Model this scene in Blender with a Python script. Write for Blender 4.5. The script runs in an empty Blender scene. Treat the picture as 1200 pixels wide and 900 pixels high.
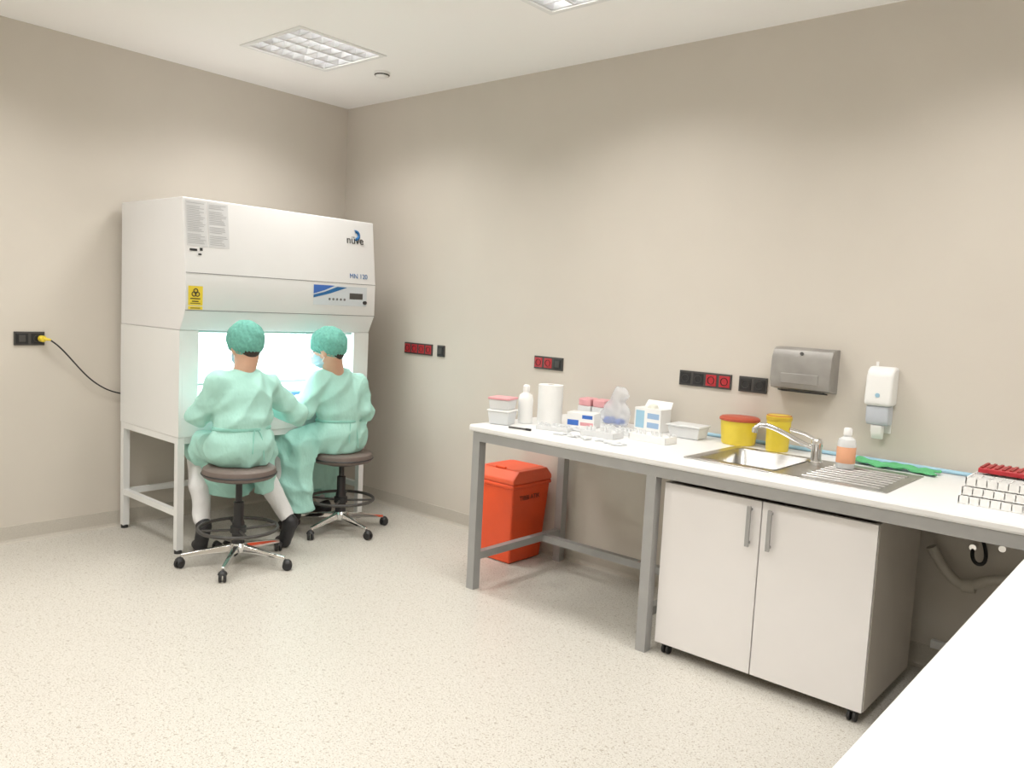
import bpy, bmesh, math, random
import numpy as np
from mathutils import Vector, Matrix, Euler
random.seed(4)
V3=Vector
# ---------------------------------------------------------------- materials
def lin(c):
    r=[]
    for v in c[:3]:
        v=v/255.0
        r.append(v/12.92 if v<=0.04045 else ((v+0.055)/1.055)**2.4)
    return (*r,1.0)
MC={}
def mat(name,col,rough=0.5,metal=0.0,var=0.0,vscale=20,bump=0.0,bscale=60,trans=0.0,sss=0.0,emit=None,estr=0,coat=0,alpha=1.0,stretch=None,spec=None,bdist=.01):
    if name in MC: return MC[name]
    m=bpy.data.materials.new(name); m.use_nodes=True
    nt=m.node_tree; b=nt.nodes['Principled BSDF']
    c=lin(col)
    b.inputs['Base Color'].default_value=c
    b.inputs['Roughness'].default_value=rough
    b.inputs['Metallic'].default_value=metal
    if spec is not None: b.inputs['Specular IOR Level'].default_value=spec
    if trans: b.inputs['Transmission Weight'].default_value=trans
    if sss:
        b.inputs['Subsurface Weight'].default_value=sss; b.inputs['Subsurface Scale'].default_value=0.02
    if coat: b.inputs['Coat Weight'].default_value=coat
    if alpha<1: b.inputs['Alpha'].default_value=alpha
    if emit: 
        b.inputs['Emission Color'].default_value=lin(emit); b.inputs['Emission Strength'].default_value=estr
    tc=nt.nodes.new('ShaderNodeTexCoord'); vec=tc.outputs['Object']
    if stretch:
        mp=nt.nodes.new('ShaderNodeMapping'); mp.inputs['Scale'].default_value=stretch
        nt.links.new(vec,mp.inputs['Vector']); vec=mp.outputs['Vector']
    if var>0:
        n=nt.nodes.new('ShaderNodeTexNoise'); n.inputs['Scale'].default_value=vscale; n.inputs['Detail'].default_value=3
        nt.links.new(vec,n.inputs['Vector'])
        cr=nt.nodes.new('ShaderNodeValToRGB')
        cr.color_ramp.elements[0].position=.3; cr.color_ramp.elements[1].position=.7
        cr.color_ramp.elements[0].color=(c[0]*(1-var),c[1]*(1-var),c[2]*(1-var),1)
        cr.color_ramp.elements[1].color=(min(1,c[0]*(1+var)),min(1,c[1]*(1+var)),min(1,c[2]*(1+var)),1)
        nt.links.new(n.outputs['Fac'],cr.inputs['Fac']); nt.links.new(cr.outputs['Color'],b.inputs['Base Color'])
    if bump>0:
        n=nt.nodes.new('ShaderNodeTexNoise'); n.inputs['Scale'].default_value=bscale; n.inputs['Detail'].default_value=4
        nt.links.new(vec,n.inputs['Vector'])
        bp=nt.nodes.new('ShaderNodeBump'); bp.inputs['Strength'].default_value=bump; bp.inputs['Distance'].default_value=bdist
        nt.links.new(n.outputs['Fac'],bp.inputs['Height']); nt.links.new(bp.outputs['Normal'],b.inputs['Normal'])
    MC[name]=m
    return m
def floor_mat():
    m=bpy.data.materials.new('speckled_vinyl'); m.use_nodes=True; nt=m.node_tree; b=nt.nodes['Principled BSDF']
    tc=nt.nodes.new('ShaderNodeTexCoord')
    base=lin((197,193,184))
    prev=None
    for i,(sc,lo,hi,col) in enumerate([(150,.66,.70,(148,140,126)),(115,.68,.72,(166,156,138)),(210,.66,.69,(218,216,210)),(60,.70,.735,(162,155,142))]):
        n=nt.nodes.new('ShaderNodeTexNoise'); n.inputs['Scale'].default_value=sc; n.inputs['Detail'].default_value=1
        mp=nt.nodes.new('ShaderNodeMapping'); mp.inputs['Location'].default_value=(i*7.3,i*3.1,0)
        nt.links.new(tc.outputs['Object'],mp.inputs['Vector']); nt.links.new(mp.outputs['Vector'],n.inputs['Vector'])
        r=nt.nodes.new('ShaderNodeMapRange'); r.inputs['From Min'].default_value=lo-.04; r.inputs['From Max'].default_value=hi-.04
        nt.links.new(n.outputs['Fac'],r.inputs['Value'])
        mx=nt.nodes.new('ShaderNodeMix'); mx.data_type='RGBA'
        nt.links.new(r.outputs['Result'],mx.inputs[0])
        if prev is None: mx.inputs[6].default_value=base
        else: nt.links.new(prev,mx.inputs[6])
        mx.inputs[7].default_value=lin(col); prev=mx.outputs[2]
    nt.links.new(prev,b.inputs['Base Color'])
    b.inputs['Roughness'].default_value=.34; b.inputs['Specular IOR Level'].default_value=.45
    return m
M_wall=mat('wall_paint_beige',(206,199,188),.7,var=.015,vscale=3,bump=.04,bscale=250)
M_ceil=mat('ceiling_paint',(250,249,247),.8,var=.005,vscale=2)
M_floor=floor_mat()
M_base=mat('baseboard_vinyl',(190,184,173),.5,var=.06,vscale=120)
M_white=mat('white_powder_coat',(232,233,232),.35,var=.01,vscale=5)
M_white2=mat('white_powder_coat_header',(228,228,228),.4,var=.01,vscale=5)
M_lam=mat('white_laminate',(234,234,233),.3,var=.008,vscale=8)
M_door=mat('cabinet_door_laminate',(234,231,230),.4,var=.01,vscale=6)
M_carc=mat('cabinet_carcass_laminate',(200,192,182),.45,var=.02,vscale=6)
M_gray=mat('gray_steel_frame',(160,160,159),.4,metal=.2,var=.03,vscale=15)
M_steel=mat('brushed_stainless',(190,189,187),.28,metal=1,var=.06,vscale=12,stretch=(1,12,12),bump=.03,bscale=80)
M_steel2=mat('worn_gray_metal',(152,149,145),.5,metal=.45,var=.12,vscale=10,bump=.05,bscale=50)
M_chrome=mat('chrome',(225,225,225),.08,metal=1)
M_black=mat('black_plastic',(28,28,30),.45,var=.1,vscale=30)
M_dark=mat('dark_gray_plastic',(62,60,58),.5,var=.05,vscale=30)
M_red=mat('red_plastic',(180,36,46),.4,var=.03)
M_yel=mat('yellow_plastic',(230,204,56),.4,var=.03)
M_orange=mat('red_orange_bin',(238,80,34),.42,var=.05,vscale=6)
M_orange2=mat('red_orange_lid',(242,94,56),.4,var=.04,vscale=6)
M_gown=mat('gown_nonwoven_green',(166,217,205),.8,var=.05,vscale=7,bump=.8,bscale=12,stretch=(1,1,.5),bdist=.02)
M_gown2=mat('gown_tie_green',(136,198,184),.8,var=.05)
M_cap=mat('bouffant_cap_green',(102,172,158),.85,var=.16,vscale=60,bump=.8,bscale=55)
M_skin=mat('skin',(206,160,134),.55,var=.04,sss=.1)
M_hair=mat('dark_brown_hair',(42,30,24),.7,var=.3,vscale=90,bump=.5,bscale=150)
M_mask=mat('face_mask_blue',(170,205,220),.8,var=.03,bump=.2,bscale=90)
M_glove=mat('latex_glove',(226,226,214),.5,var=.03)
M_trous=mat('white_trousers',(226,226,226),.85,var=.04,vscale=9,bump=.5,bscale=24)
M_shoe=mat('black_shoe_leather',(30,30,34),.5,var=.15,vscale=30)
M_seat=mat('stool_vinyl_taupe',(108,96,90),.55,var=.06,vscale=25,bump=.05)
M_clear=mat('clear_plastic',(235,238,240),.25,alpha=.38,var=.01)
M_clearw=mat('milky_plastic',(236,238,239),.3,alpha=.78,var=.01)
M_wp=mat('white_plastic',(238,238,236),.35,var=.01)
M_paper=mat('paper_white',(236,236,234),.9,var=.015,vscale=15,bump=.1,bscale=90)
M_pink=mat('pink_lid',(222,158,163),.45,var=.04)
M_blue=mat('blue_plastic',(50,102,190),.45,var=.04)
M_lblue=mat('light_blue_tube',(155,196,218),.4,var=.03)
M_green=mat('green_cloth',(90,178,118),.85,var=.12,vscale=20,bump=.5,bscale=60)
M_lab=mat('label_paper_gray',(206,207,208),.7,var=.02)
M_ink=mat('label_ink',(110,110,112),.8,var=.05)
M_ink2=mat('label_ink_light',(160,161,163),.8,var=.05)
M_inkb=mat('black_ink',(24,24,26),.7,var=.05)
M_logo=mat('logo_blue',(20,98,160),.5,var=.03)
M_panel=mat('control_panel_gray',(206,214,220),.4,var=.01)
M_yell=mat('warning_label_yellow',(234,206,50),.6,var=.02)
M_inner=mat('cabinet_interior_white',(228,234,233),.35,var=.01)
M_pvc=mat('pvc_pipe',(190,184,172),.5,var=.04)
M_louv=mat('louver_aluminium',(205,206,208),.3,metal=.7,var=.03)
M_redlid=mat('dark_red_lid',(176,74,48),.45,var=.03)
M_orl=mat('orange_label',(232,168,130),.6,var=.05)
# ---------------------------------------------------------------- builders
class G:
    def __init__(s,name,loc=(0,0,0),rz=0.0,world=True):
        e=bpy.data.objects.new(name,None); e.empty_display_size=.1
        bpy.context.collection.objects.link(e)
        e.location=loc; e.rotation_euler=(0,0,rz); s.e=e; s.world=world; s.loc=V3(loc)
    def add(s,o):
        o.parent=s.e
        if s.world: o.matrix_parent_inverse=Matrix.Translation(-s.loc)
        return o
def newobj(name,me,m,g=None,smooth=False):
    o=bpy.data.objects.new(name,me); bpy.context.collection.objects.link(o)
    if m: me.materials.append(m)
    if smooth:
        for p in me.polygons: p.use_smooth=True
    if g: g.add(o)
    return o
def mesh(name,vs,fs,m,g=None,smooth=False):
    me=bpy.data.meshes.new(name); me.from_pydata([tuple(v) for v in vs],[],[tuple(f) for f in fs]); me.update()
    return newobj(name,me,m,g,smooth)
def bev(o,w,seg=2):
    if w>0:
        md=o.modifiers.new('bevel','BEVEL'); md.width=w; md.segments=seg; md.limit_method='ANGLE'; md.angle_limit=math.radians(35)
        for p in o.data.polygons: p.use_smooth=True
        wn=o.modifiers.new('wn','WEIGHTED_NORMAL'); wn.keep_sharp=True
    return o
BF=[(0,3,2,1),(4,5,6,7),(0,1,5,4),(1,2,6,5),(2,3,7,6),(3,0,4,7)]
def box(name,x0,x1,y0,y1,z0,z1,m,g=None,b=0.0):
    vs=[(x0,y0,z0),(x1,y0,z0),(x1,y1,z0),(x0,y1,z0),(x0,y0,z1),(x1,y0,z1),(x1,y1,z1),(x0,y1,z1)]
    return bev(mesh(name,vs,BF,m,g),b)
def boxes(name,L,m,g=None,b=0.0):
    vs=[];fs=[]
    for (x0,x1,y0,y1,z0,z1) in L:
        n=len(vs)
        vs+=[(x0,y0,z0),(x1,y0,z0),(x1,y1,z0),(x0,y1,z0),(x0,y0,z1),(x1,y0,z1),(x1,y1,z1),(x0,y1,z1)]
        fs+=[tuple(i+n for i in f) for f in BF]
    return bev(mesh(name,vs,fs,m,g),b)
def frustum(name,bx,tx,m,g=None,b=0.0):
    (x0,x1,y0,y1,z0),(X0,X1,Y0,Y1,z1)=bx,tx
    vs=[(x0,y0,z0),(x1,y0,z0),(x1,y1,z0),(x0,y1,z0),(X0,Y0,z1),(X1,Y0,z1),(X1,Y1,z1),(X0,Y1,z1)]
    return bev(mesh(name,vs,BF,m,g),b)
def lathe(name,prof,c,m,g=None,n=40,axis=(0,0,1)):
    q=V3((0,0,1)).rotation_difference(V3(axis).normalized())
    vs=[];fs=[]
    for r,h in prof:
        for i in range(n):
            a=2*math.pi*i/n
            vs.append(V3(c)+q@V3((max(r,1e-5)*math.cos(a),max(r,1e-5)*math.sin(a),h)))
    k=len(prof)
    for j in range(k-1):
        for i in range(n):
            fs.append((j*n+i,j*n+(i+1)%n,(j+1)*n+(i+1)%n,(j+1)*n+i))
    o=mesh(name,vs,fs,m,g,True)
    bm=bmesh.new(); bm.from_mesh(o.data); bmesh.ops.remove_doubles(bm,verts=bm.verts,dist=1e-4)
    bmesh.ops.recalc_face_normals(bm,faces=bm.faces)
    bm.to_mesh(o.data); bm.free()
    md=o.modifiers.new('es','EDGE_SPLIT'); md.split_angle=math.radians(40)
    return o
def cyl(name,a,b,r,m,g=None,r2=None,n=32,bv=0.0):
    a=V3(a);b=V3(b);L=(b-a).length; r2=r if r2 is None else r2
    return lathe(name,[(0,0),(r-bv,0),(r,bv),(r2,L-bv),(r2-bv,L),(0,L)] if bv else [(0,0),(r,0),(r2,L),(0,L)],a,m,g,n,b-a)
def tube(name,pts,r,m,g=None,cyc=False,kind='NURBS',res=8):
    cu=bpy.data.curves.new(name,'CURVE'); cu.dimensions='3D'; cu.bevel_depth=r; cu.bevel_resolution=4; cu.use_fill_caps=True
    sp=cu.splines.new(kind); sp.points.add(len(pts)-1)
    for i,p in enumerate(pts): sp.points[i].co=(*p,1)
    sp.use_cyclic_u=cyc
    if kind=='NURBS': sp.order_u=min(4,len(pts)); sp.use_endpoint_u=not cyc; sp.resolution_u=res
    o=bpy.data.objects.new(name,cu); bpy.context.collection.objects.link(o); cu.materials.append(m)
    if g: g.add(o)
    return o
def torus(name,c,R,r,m,g=None,axis=(0,0,1),n=48,k=12,a0=0,a1=360):
    q=V3((0,0,1)).rotation_difference(V3(axis).normalized()); vs=[];fs=[]
    full=(a1-a0)>=360; N=n if full else n+1
    for i in range(N):
        a=math.radians(a0+(a1-a0)*i/n)
        for j in range(k):
            b=2*math.pi*j/k
            vs.append(V3(c)+q@V3(((R+r*math.cos(b))*math.cos(a),(R+r*math.cos(b))*math.sin(a),r*math.sin(b))))
    for i in range(n):
        i2=(i+1)%N
        for j in range(k): fs.append((i*k+j,i2*k+j,i2*k+(j+1)%k,i*k+(j+1)%k))
    return mesh(name,vs,fs,m,g,True)
def fixn(o):
    bm=bmesh.new(); bm.from_mesh(o.data); bmesh.ops.recalc_face_normals(bm,faces=bm.faces); bm.to_mesh(o.data); bm.free()
def prism(name,poly,y0,y1,m,g=None,b=0.0):
    n=len(poly); vs=[(x,y0,z) for x,z in poly]+[(x,y1,z) for x,z in poly]
    fs=[tuple(range(n)),tuple(range(2*n-1,n-1,-1))]+[(i,i+n,(i+1)%n+n,(i+1)%n) for i in range(n)]
    o=mesh(name,vs,fs,m,g); fixn(o)
    return bev(o,b)
def prismx(name,poly,x0,x1,m,g=None,b=0.0):
    n=len(poly); vs=[(x0,y,z) for y,z in poly]+[(x1,y,z) for y,z in poly]
    fs=[tuple(range(n)),tuple(range(2*n-1,n-1,-1))]+[(i,i+n,(i+1)%n+n,(i+1)%n) for i in range(n)]
    o=mesh(name,vs,fs,m,g); fixn(o)
    return bev(o,b)
def text(name,s,loc,size,m,g,rot,al='LEFT',ext=.0004):
    cu=bpy.data.curves.new(name,'FONT'); cu.body=s; cu.size=size; cu.extrude=ext; cu.align_x=al
    o=bpy.data.objects.new(name,cu); bpy.context.collection.objects.link(o); cu.materials.append(m)
    o.location=loc; o.rotation_euler=rot
    g.add(o); return o
# ---------------------------------------------------------------- implicit surfaces
def surf(name,fn,lo,hi,h,m,g=None,smooth_it=2):
    ax=[np.arange(lo[i],hi[i]+h,h) for i in range(3)]
    X,Y,Z=np.meshgrid(*ax,indexing='ij'); F=fn(X,Y,Z); P=(X,Y,Z)
    shp=np.array(F.shape); cs=shp-1
    acc=np.zeros((*cs,3)); cnt=np.zeros(cs)
    S=F<0
    for a in range(3):
        sl0=[slice(None)]*3; sl1=[slice(None)]*3; sl0[a]=slice(0,-1); sl1[a]=slice(1,None)
        f0=F[tuple(sl0)];f1=F[tuple(sl1)]; mk=(S[tuple(sl0)]!=S[tuple(sl1)])
        t=np.where(mk,f0/np.where(mk,f0-f1,1),0)
        pos=[]
        for c in range(3):
            p0=P[c][tuple(sl0)]
            pos.append(np.where(mk,p0+(t*h if c==a else 0),0))
        o1,o2=[i for i in range(3) if i!=a]
        for d1 in (0,1):
            for d2 in (0,1):
                s=[slice(None)]*3
                s[o1]=slice(d1,shp[o1]-1+d1); s[o2]=slice(d2,shp[o2]-1+d2)
                s=tuple(s); cnt+=mk[s]
                for c in range(3): acc[...,c]+=pos[c][s]
    ok=cnt>0; idx=-np.ones(cs,int); idx[ok]=np.arange(ok.sum())
    verts=acc[ok]/cnt[ok][:,None]
    faces=[]
    for a in range(3):
        o1,o2=(a+1)%3,(a+2)%3
        sl0=[slice(None)]*3; sl1=[slice(None)]*3; sl0[a]=slice(0,-1); sl1[a]=slice(1,None)
        mk=(S[tuple(sl0)]!=S[tuple(sl1)]); ins=S[tuple(sl0)]
        I=np.argwhere(mk); I=I[(I[:,o1]>0)&(I[:,o2]>0)&(I[:,o1]<cs[o1])&(I[:,o2]<cs[o2])]
        e1=np.zeros(3,int);e1[o1]=1;e2=np.zeros(3,int);e2[o2]=1
        q=[idx[tuple((I-e1-e2).T)],idx[tuple((I-e2).T)],idx[tuple(I.T)],idx[tuple((I-e1).T)]]
        fl=ins[tuple(I.T)]
        A=np.stack(q,1); B=A[:,::-1]
        faces.append(np.where(fl[:,None],A,B))
    faces=np.concatenate(faces)
    me=bpy.data.meshes.new(name); me.from_pydata(verts.tolist(),[],faces.tolist()); me.update()
    o=newobj(name,me,m,g,True)
    if smooth_it:
        md=o.modifiers.new('sm','SMOOTH'); md.iterations=smooth_it; md.factor=.5
    return o
def rc(a,b,ra,rb,sc=(1,1,1)):
    a=np.array(a,float)*sc;b=np.array(b,float)*sc;ba=b-a;L=ba@ba+1e-12
    def f(X,Y,Z):
        px=X*sc[0]-a[0];py=Y*sc[1]-a[1];pz=Z*sc[2]-a[2]
        t=np.clip((px*ba[0]+py*ba[1]+pz*ba[2])/L,0,1)
        return np.sqrt((px-ba[0]*t)**2+(py-ba[1]*t)**2+(pz-ba[2]*t)**2)-(ra+(rb-ra)*t)
    return f
def el(c,r):
    def f(X,Y,Z):
        x=(X-c[0]);y=(Y-c[1]);z=(Z-c[2])
        k0=np.sqrt((x/r[0])**2+(y/r[1])**2+(z/r[2])**2); k1=np.sqrt((x/r[0]**2)**2+(y/r[1]**2)**2+(z/r[2]**2)**2)+1e-9
        return k0*(k0-1)/k1
    return f
def smin(a,b,k):
    h=np.clip(.5+.5*(b-a)/k,0,1); return b*(1-h)+a*h-k*h*(1-h)
def su(fs,k):
    def f(X,Y,Z):
        d=fs[0](X,Y,Z)
        for g in fs[1:]: d=smin(d,g(X,Y,Z),k)
        return d
    return f
# ---------------------------------------------------------------- room
RX,RY,RH=5.75,-5.2,3.0
box('floor',0,RX,RY,0,-.1,0,M_floor)
box('wall_left',-.15,0,RY-.15,.15,-.1,RH+.15,M_wall)
box('wall_back',0,RX+.15,0,.15,-.1,RH+.15,M_wall)
box('wall_right',RX,RX+.15,RY-.15,0,-.1,RH+.15,M_wall)
box('wall_front',0,RX,RY-.15,RY,-.1,RH+.15,M_wall)
BP=[(0,0),(.03,0),(.014,.006),(.008,.02),(.006,.1),(0,.1)]
prismx('baseboard_back',[(-o,z) for o,z in BP],0,RX,M_base)
prism('baseboard_left',BP,RY,0,M_base)
LXS=(1.03,2.90,4.70); LYS=(-4.45,-2.75,-1.045)
hs=.30
xb=[0];yb=[RY]
for x in LXS: xb+=[x-hs,x+hs]
xb.append(RX)
for y in LYS: yb+=[y-hs,y+hs]
yb.append(0)
L=[]
for i in range(len(xb)-1):
    for j in range(len(yb)-1):
        if i%2==1 and j%2==1: continue
        L.append((xb[i],xb[i+1],yb[j],yb[j+1],RH,RH+.1))
boxes('ceiling',L,M_ceil)
M_tubel=mat('fluorescent_tube',(255,250,240),.5,emit=(255,251,244),estr=22)
for fx in LXS:
  for fy in LYS:
    g=G('ceiling_light',(fx,fy,RH))
    a=.298
    boxes('housing',[(fx-a,fx+a,fy-a,fy+a,RH+.085,RH+.095),(fx-a,fx-a+.006,fy-a,fy+a,RH,RH+.085),(fx+a-.006,fx+a,fy-a,fy+a,RH,RH+.085),(fx-a,fx+a,fy-a,fy-a+.006,RH,RH+.085),(fx-a,fx+a,fy+a-.006,fy+a,RH,RH+.085)],M_white,g)
    w=.022
    boxes('trim_frame',[(fx-a-.008,fx-a+w,fy-a-.008,fy+a+.008,RH-.006,RH+.002),(fx+a-w,fx+a+.008,fy-a-.008,fy+a+.008,RH-.006,RH+.002),(fx-a+w,fx+a-w,fy-a-.008,fy-a+w,RH-.006,RH+.002),(fx-a+w,fx+a-w,fy+a-w,fy+a+.008,RH-.006,RH+.002)],M_white,g)
    i0=a-w
    for k in range(5):
        xx=fx-i0+2*i0*k/4
        wd=.022
        prism('louver_long_%d'%k,[(xx-.006,RH+.002),(xx+.006,RH+.002),(xx+wd,RH+.055),(xx-wd,RH+.055)],fy-i0,fy+i0,M_louv,g)
    cb=[]
    for k in range(8):
        yy=fy-i0+2*i0*k/7
        cb.append((fx-i0,fx+i0,yy-.003,yy+.003,RH+.003,RH+.052))
    boxes('louver_cross',cb,M_louv,g)
    for k in range(4):
        xx=fx-i0+2*i0*(k+.5)/4
        cyl('tube_lamp_%d'%k,(xx,fy-i0,RH+.07),(xx,fy+i0,RH+.07),.008,M_tubel,g,n=10)
    ld=bpy.data.lights.new('fixture_light','AREA'); ld.shape='SQUARE'; ld.size=.54; ld.energy=15.2; ld.color=(1,.972,.93); ld.spread=math.radians(138)
    lo=bpy.data.objects.new('lamp_emitter',ld); bpy.context.collection.objects.link(lo); lo.location=(fx,fy,RH-.001); g.add(lo)
g=G('smoke_detector',(1.03,-.52,RH))
lathe('detector_body',[(0,-.035),(.03,-.035),(.042,-.022),(.05,-.012),(.052,0),(0,0)],(1.03,-.52,RH),M_wp,g)
lathe('detector_ring',[(.044,-.023),(.05,-.018),(.045,-.012)],(1.03,-.52,RH),M_dark,g)
# ---------------------------------------------------------------- wall sockets
def socket_panel(name,loc,rz,mods,w=.0735,hh=.08):
    g=G(name,loc,rz,world=False)
    n=len(mods); W=n*w
    box('frame',0,W,-.010,0,0,hh,M_dark,g,.002)
    for i,c in enumerate(mods):
        x=i*w; m={'r':M_red,'b':M_black,'s':M_black,'g':M_dark}[c]
        box('module_%d'%i,x+.008,x+w-.008,-.014,-.010,.010,hh-.010,m,g,.0015)
        cx=x+w/2; cz=hh/2
        if c=='s':
            box('rocker_%d'%i,cx-.018,cx+.018,-.019,-.014,cz-.02,cz+.02,M_dark,g,.002)
        else:
            lathe('ring_%d'%i,[(.021,.0),(.021,.003),(.0185,.003),(.017,-.004),(0,-.004)],(cx,-.0145,cz),M_inkb if c=='r' else M_dark,g,n=24,axis=(0,-1,0))
            for s in (-1,1): cyl('pin_%d'%i,(cx+s*.0095,-.0125,cz),(cx+s*.0095,-.0152,cz),.003,m,g,n=8)
    return g
socket_panel('wall_socket',(.77,0,1.165),0,'rrrr')
socket_panel('wall_switch',(1.115,0,1.165),0,'s')
socket_panel('wall_socket',(2.005,0,1.16),0,'rrs',w=.076)
socket_panel('wall_socket',(3.045,0,1.16),0,'bbrr',w=.077)
socket_panel('wall_socket',(3.395,0,1.16),0,'bb',w=.077)
socket_panel('wall_socket',(0,-2.33,1.17),math.pi/2,'sb',w=.082)
g=G('power_cable',(.03,-2.15,1.2))
cyl('plug_body',(.016,-2.19,1.21),(.05,-2.185,1.21),.019,M_yel,g,bv=.003)
cyl('plug_boot',(.045,-2.183,1.21),(.062,-2.15,1.205),.011,M_yel,g,r2=.006)
tube('cable',[(.055,-2.16,1.207),(.07,-2.13,1.19),(.06,-2.06,1.12),(.04,-1.96,1.0),(.03,-1.86,.91),(.025,-1.75,.86),(.025,-1.6,.84)],.0045,M_black,g)
# ---------------------------------------------------------------- biosafety cabinet
y0,y1=-1.74,-.38
g=G('biosafety_cabinet',(.4,-1.06,0))
prof=[(.05,2.06),(.82,2.06),(.868,1.64),(.868,1.43),(.81,1.31),(.05,1.31)]
prism('header_housing',prof,y0,y1,M_white2,g,.006)
boxes('side_panels',[(.05,.81,y0,y0+.02,.69,1.309),(.05,.81,y1-.02,y1,.69,1.309),(.05,.07,y0+.021,y1-.021,.69,1.309)],M_white,g)
boxes('front_columns',[(.775,.810,y0+.0205,-1.625,.801,1.309),(.775,.810,-.505,y1-.0205,.801,1.309)],M_white,g)
box('base_tray',.071,.81,y0+.0205,y1-.0205,.69,.80,M_white,g)
box('armrest_lip',.79,.83,-1.624,-.506,.80,.835,M_steel,g,.006)
boxes('interior_shell',[(.16,.165,-1.64,-.49,.80,1.305),(.165,.774,-1.64,-1.635,.80,1.305),(.165,.774,-.495,-.49,.80,1.305),(.165,.774,-1.635,-.495,.801,.806),(.165,.774,-1.635,-.495,1.295,1.305)],M_inner,g)
boxes('grille_slots',[(.72,.765,-1.60+.045*k,-1.58+.045*k,.806,.8075) for k in range(24)],M_dark,g)
glass=bpy.data.materials.new('sash_glass'); glass.use_nodes=True; nt=glass.node_tree; nt.nodes.clear()
o_=nt.nodes.new('ShaderNodeOutputMaterial'); t_=nt.nodes.new('ShaderNodeBsdfTransparent'); gl=nt.nodes.new('ShaderNodeBsdfGlossy'); gl.inputs['Roughness'].default_value=.03
mx=nt.nodes.new('ShaderNodeMixShader'); mx.inputs[0].default_value=.06; t_.inputs['Color'].default_value=(.93,.98,.97,1)
nt.links.new(t_.outputs[0],mx.inputs[1]);nt.links.new(gl.outputs[0],mx.inputs[2]);nt.links.new(mx.outputs[0],o_.inputs[0])
prism('sash_window',[(.776,1.308),(.782,1.308),(.782,1.0),(.776,1.0)],-1.624,-.506,glass,g)
box('sash_rail',.772,.786,-1.624,-.506,.985,.9995,M_steel,g,.002)
cyl('lamp_tube',(.35,-1.55,1.275),(.35,-.58,1.275),.013,mat('cabinet_lamp_tube',(255,255,255),.4,emit=(244,252,255),estr=8),g)
ld=bpy.data.lights.new('cabinet_lamp','AREA'); ld.shape='RECTANGLE'; ld.size=.45; ld.size_y=1.05; ld.energy=17; ld.color=(.95,.995,1)
lo=bpy.data.objects.new('cabinet_lamp_emitter',ld); bpy.context.collection.objects.link(lo); lo.location=(.45,-1.06,1.255); g.add(lo)
def hx(z): return .82+(2.06-z)/.42*.048
boxes('panel_seams',[(.86,.8693,y0+.003,y1-.003,1.637,1.640),(.86,.8693,y0+.003,y1-.003,1.426,1.429)],M_ink,g)
def hquads(name,L,m,off=.0022):
    vs=[];fs=[]
    for (ya,yb,za,zb) in L:
        f=(lambda z: hx(z)) if za>=1.63 else (lambda z:.868)
        n=len(vs); vs+=[(f(za)+off,ya,za),(f(za)+off,yb,za),(f(zb)+off,yb,zb),(f(zb)+off,ya,zb)]; fs.append((n,n+1,n+2,n+3))
    return mesh(name,vs,fs,m,g)
hquads('instruction_sheets',[(-1.725,-1.60,1.79,2.045),(-1.592,-1.465,1.79,2.045)],M_lab,.0015)
LL=[]
for k in range(24):
    z=2.03-.0098*k
    for (a,b) in ((-1.718,-1.608),(-1.585,-1.472)):
        if random.random()<.12: continue
        LL.append((a,b-random.random()*.04,z,z+.0032))
hquads('instruction_text',LL,M_ink2)
hquads('certification_marks',[(-1.71,-1.665,1.762,1.775),(-1.65,-1.632,1.765,1.782),(-1.66,-1.64,1.74,1.75)],M_inkb)
rt=(math.radians(83.3),0,math.pi/2)
text('brand_text','nüve',(hx(1.905)+.003,-.615,1.905),.075,M_inkb,g,rt,ext=.0008)
torus('logo_arc',(hx(1.975)+.002,-.535,1.962),.026,.010,M_logo,g,axis=(1,0,.118),a0=-20,a1=200)
text('model_text','MN 120',(hx(1.675)+.003,-.60,1.675),.045,M_logo,g,rt,ext=.0006)
hquads('control_panel',[(-.885,-.455,1.49,1.618)],M_panel,.002)
mesh('control_panel_swoosh',[(.871,-.885,1.56),(.871,-.80,1.585),(.871,-.72,1.618),(.871,-.885,1.618)],[(0,1,2,3)],M_blue,g)
mesh('control_panel_swoosh_2',[(.8712,-.885,1.535),(.8712,-.76,1.565),(.8712,-.62,1.61),(.8712,-.70,1.612),(.8712,-.80,1.575),(.8712,-.885,1.553)],[(0,1,2,3,4,5)],M_logo,g)
mesh('control_display',[(.8715,-.60,1.535),(.8715,-.49,1.535),(.8715,-.49,1.575),(.8715,-.60,1.575)],[(0,1,2,3)],M_dark,g)
for k in range(5): cyl('button_%d'%k,(.869,-.76+.03*k,1.53),(.873,-.76+.03*k,1.53),.008,M_ink,g,n=16)
cyl('key_switch',(.868,-.475,1.515),(.885,-.475,1.515),.012,M_black,g)
hquads('hazard_labels',[(-1.722,-1.635,1.455,1.565)],M_yell,.0015)
mesh('hazard_label_small',[(.8695,-1.722,1.432),(.8695,-1.635,1.432),(.8695,-1.635,1.45),(.8695,-1.722,1.45)],[(0,1,2,3)],M_yell,g)
for k in range(3):
    a=math.radians(90+120*k); torus('hazard_symbol_%d'%k,(.871,-1.678+.012*math.cos(a),1.525+.012*math.sin(a)),.012,.0028,M_inkb,g,axis=(1,0,0),n=20,k=6)
hquads('hazard_text',[(-1.71,-1.65,1.49,1.496),(-1.70,-1.66,1.475,1.481),(-1.71,-1.65,1.465,1.469),(-1.71,-1.65,1.438,1.442)],M_inkb)
t=.04
st=[]
for x in (.055,.765):
    for y in (y0+.001,y1-t-.001): st.append((x,x+t,y,y+t,.02,.688))
for y in (y0+.001,y1-t-.001): st+= [(.0955,.7645,y+.004,y+t-.004,.22,.255),(.0955,.7645,y+.001,y+t-.001,.65,.688)]
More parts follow.
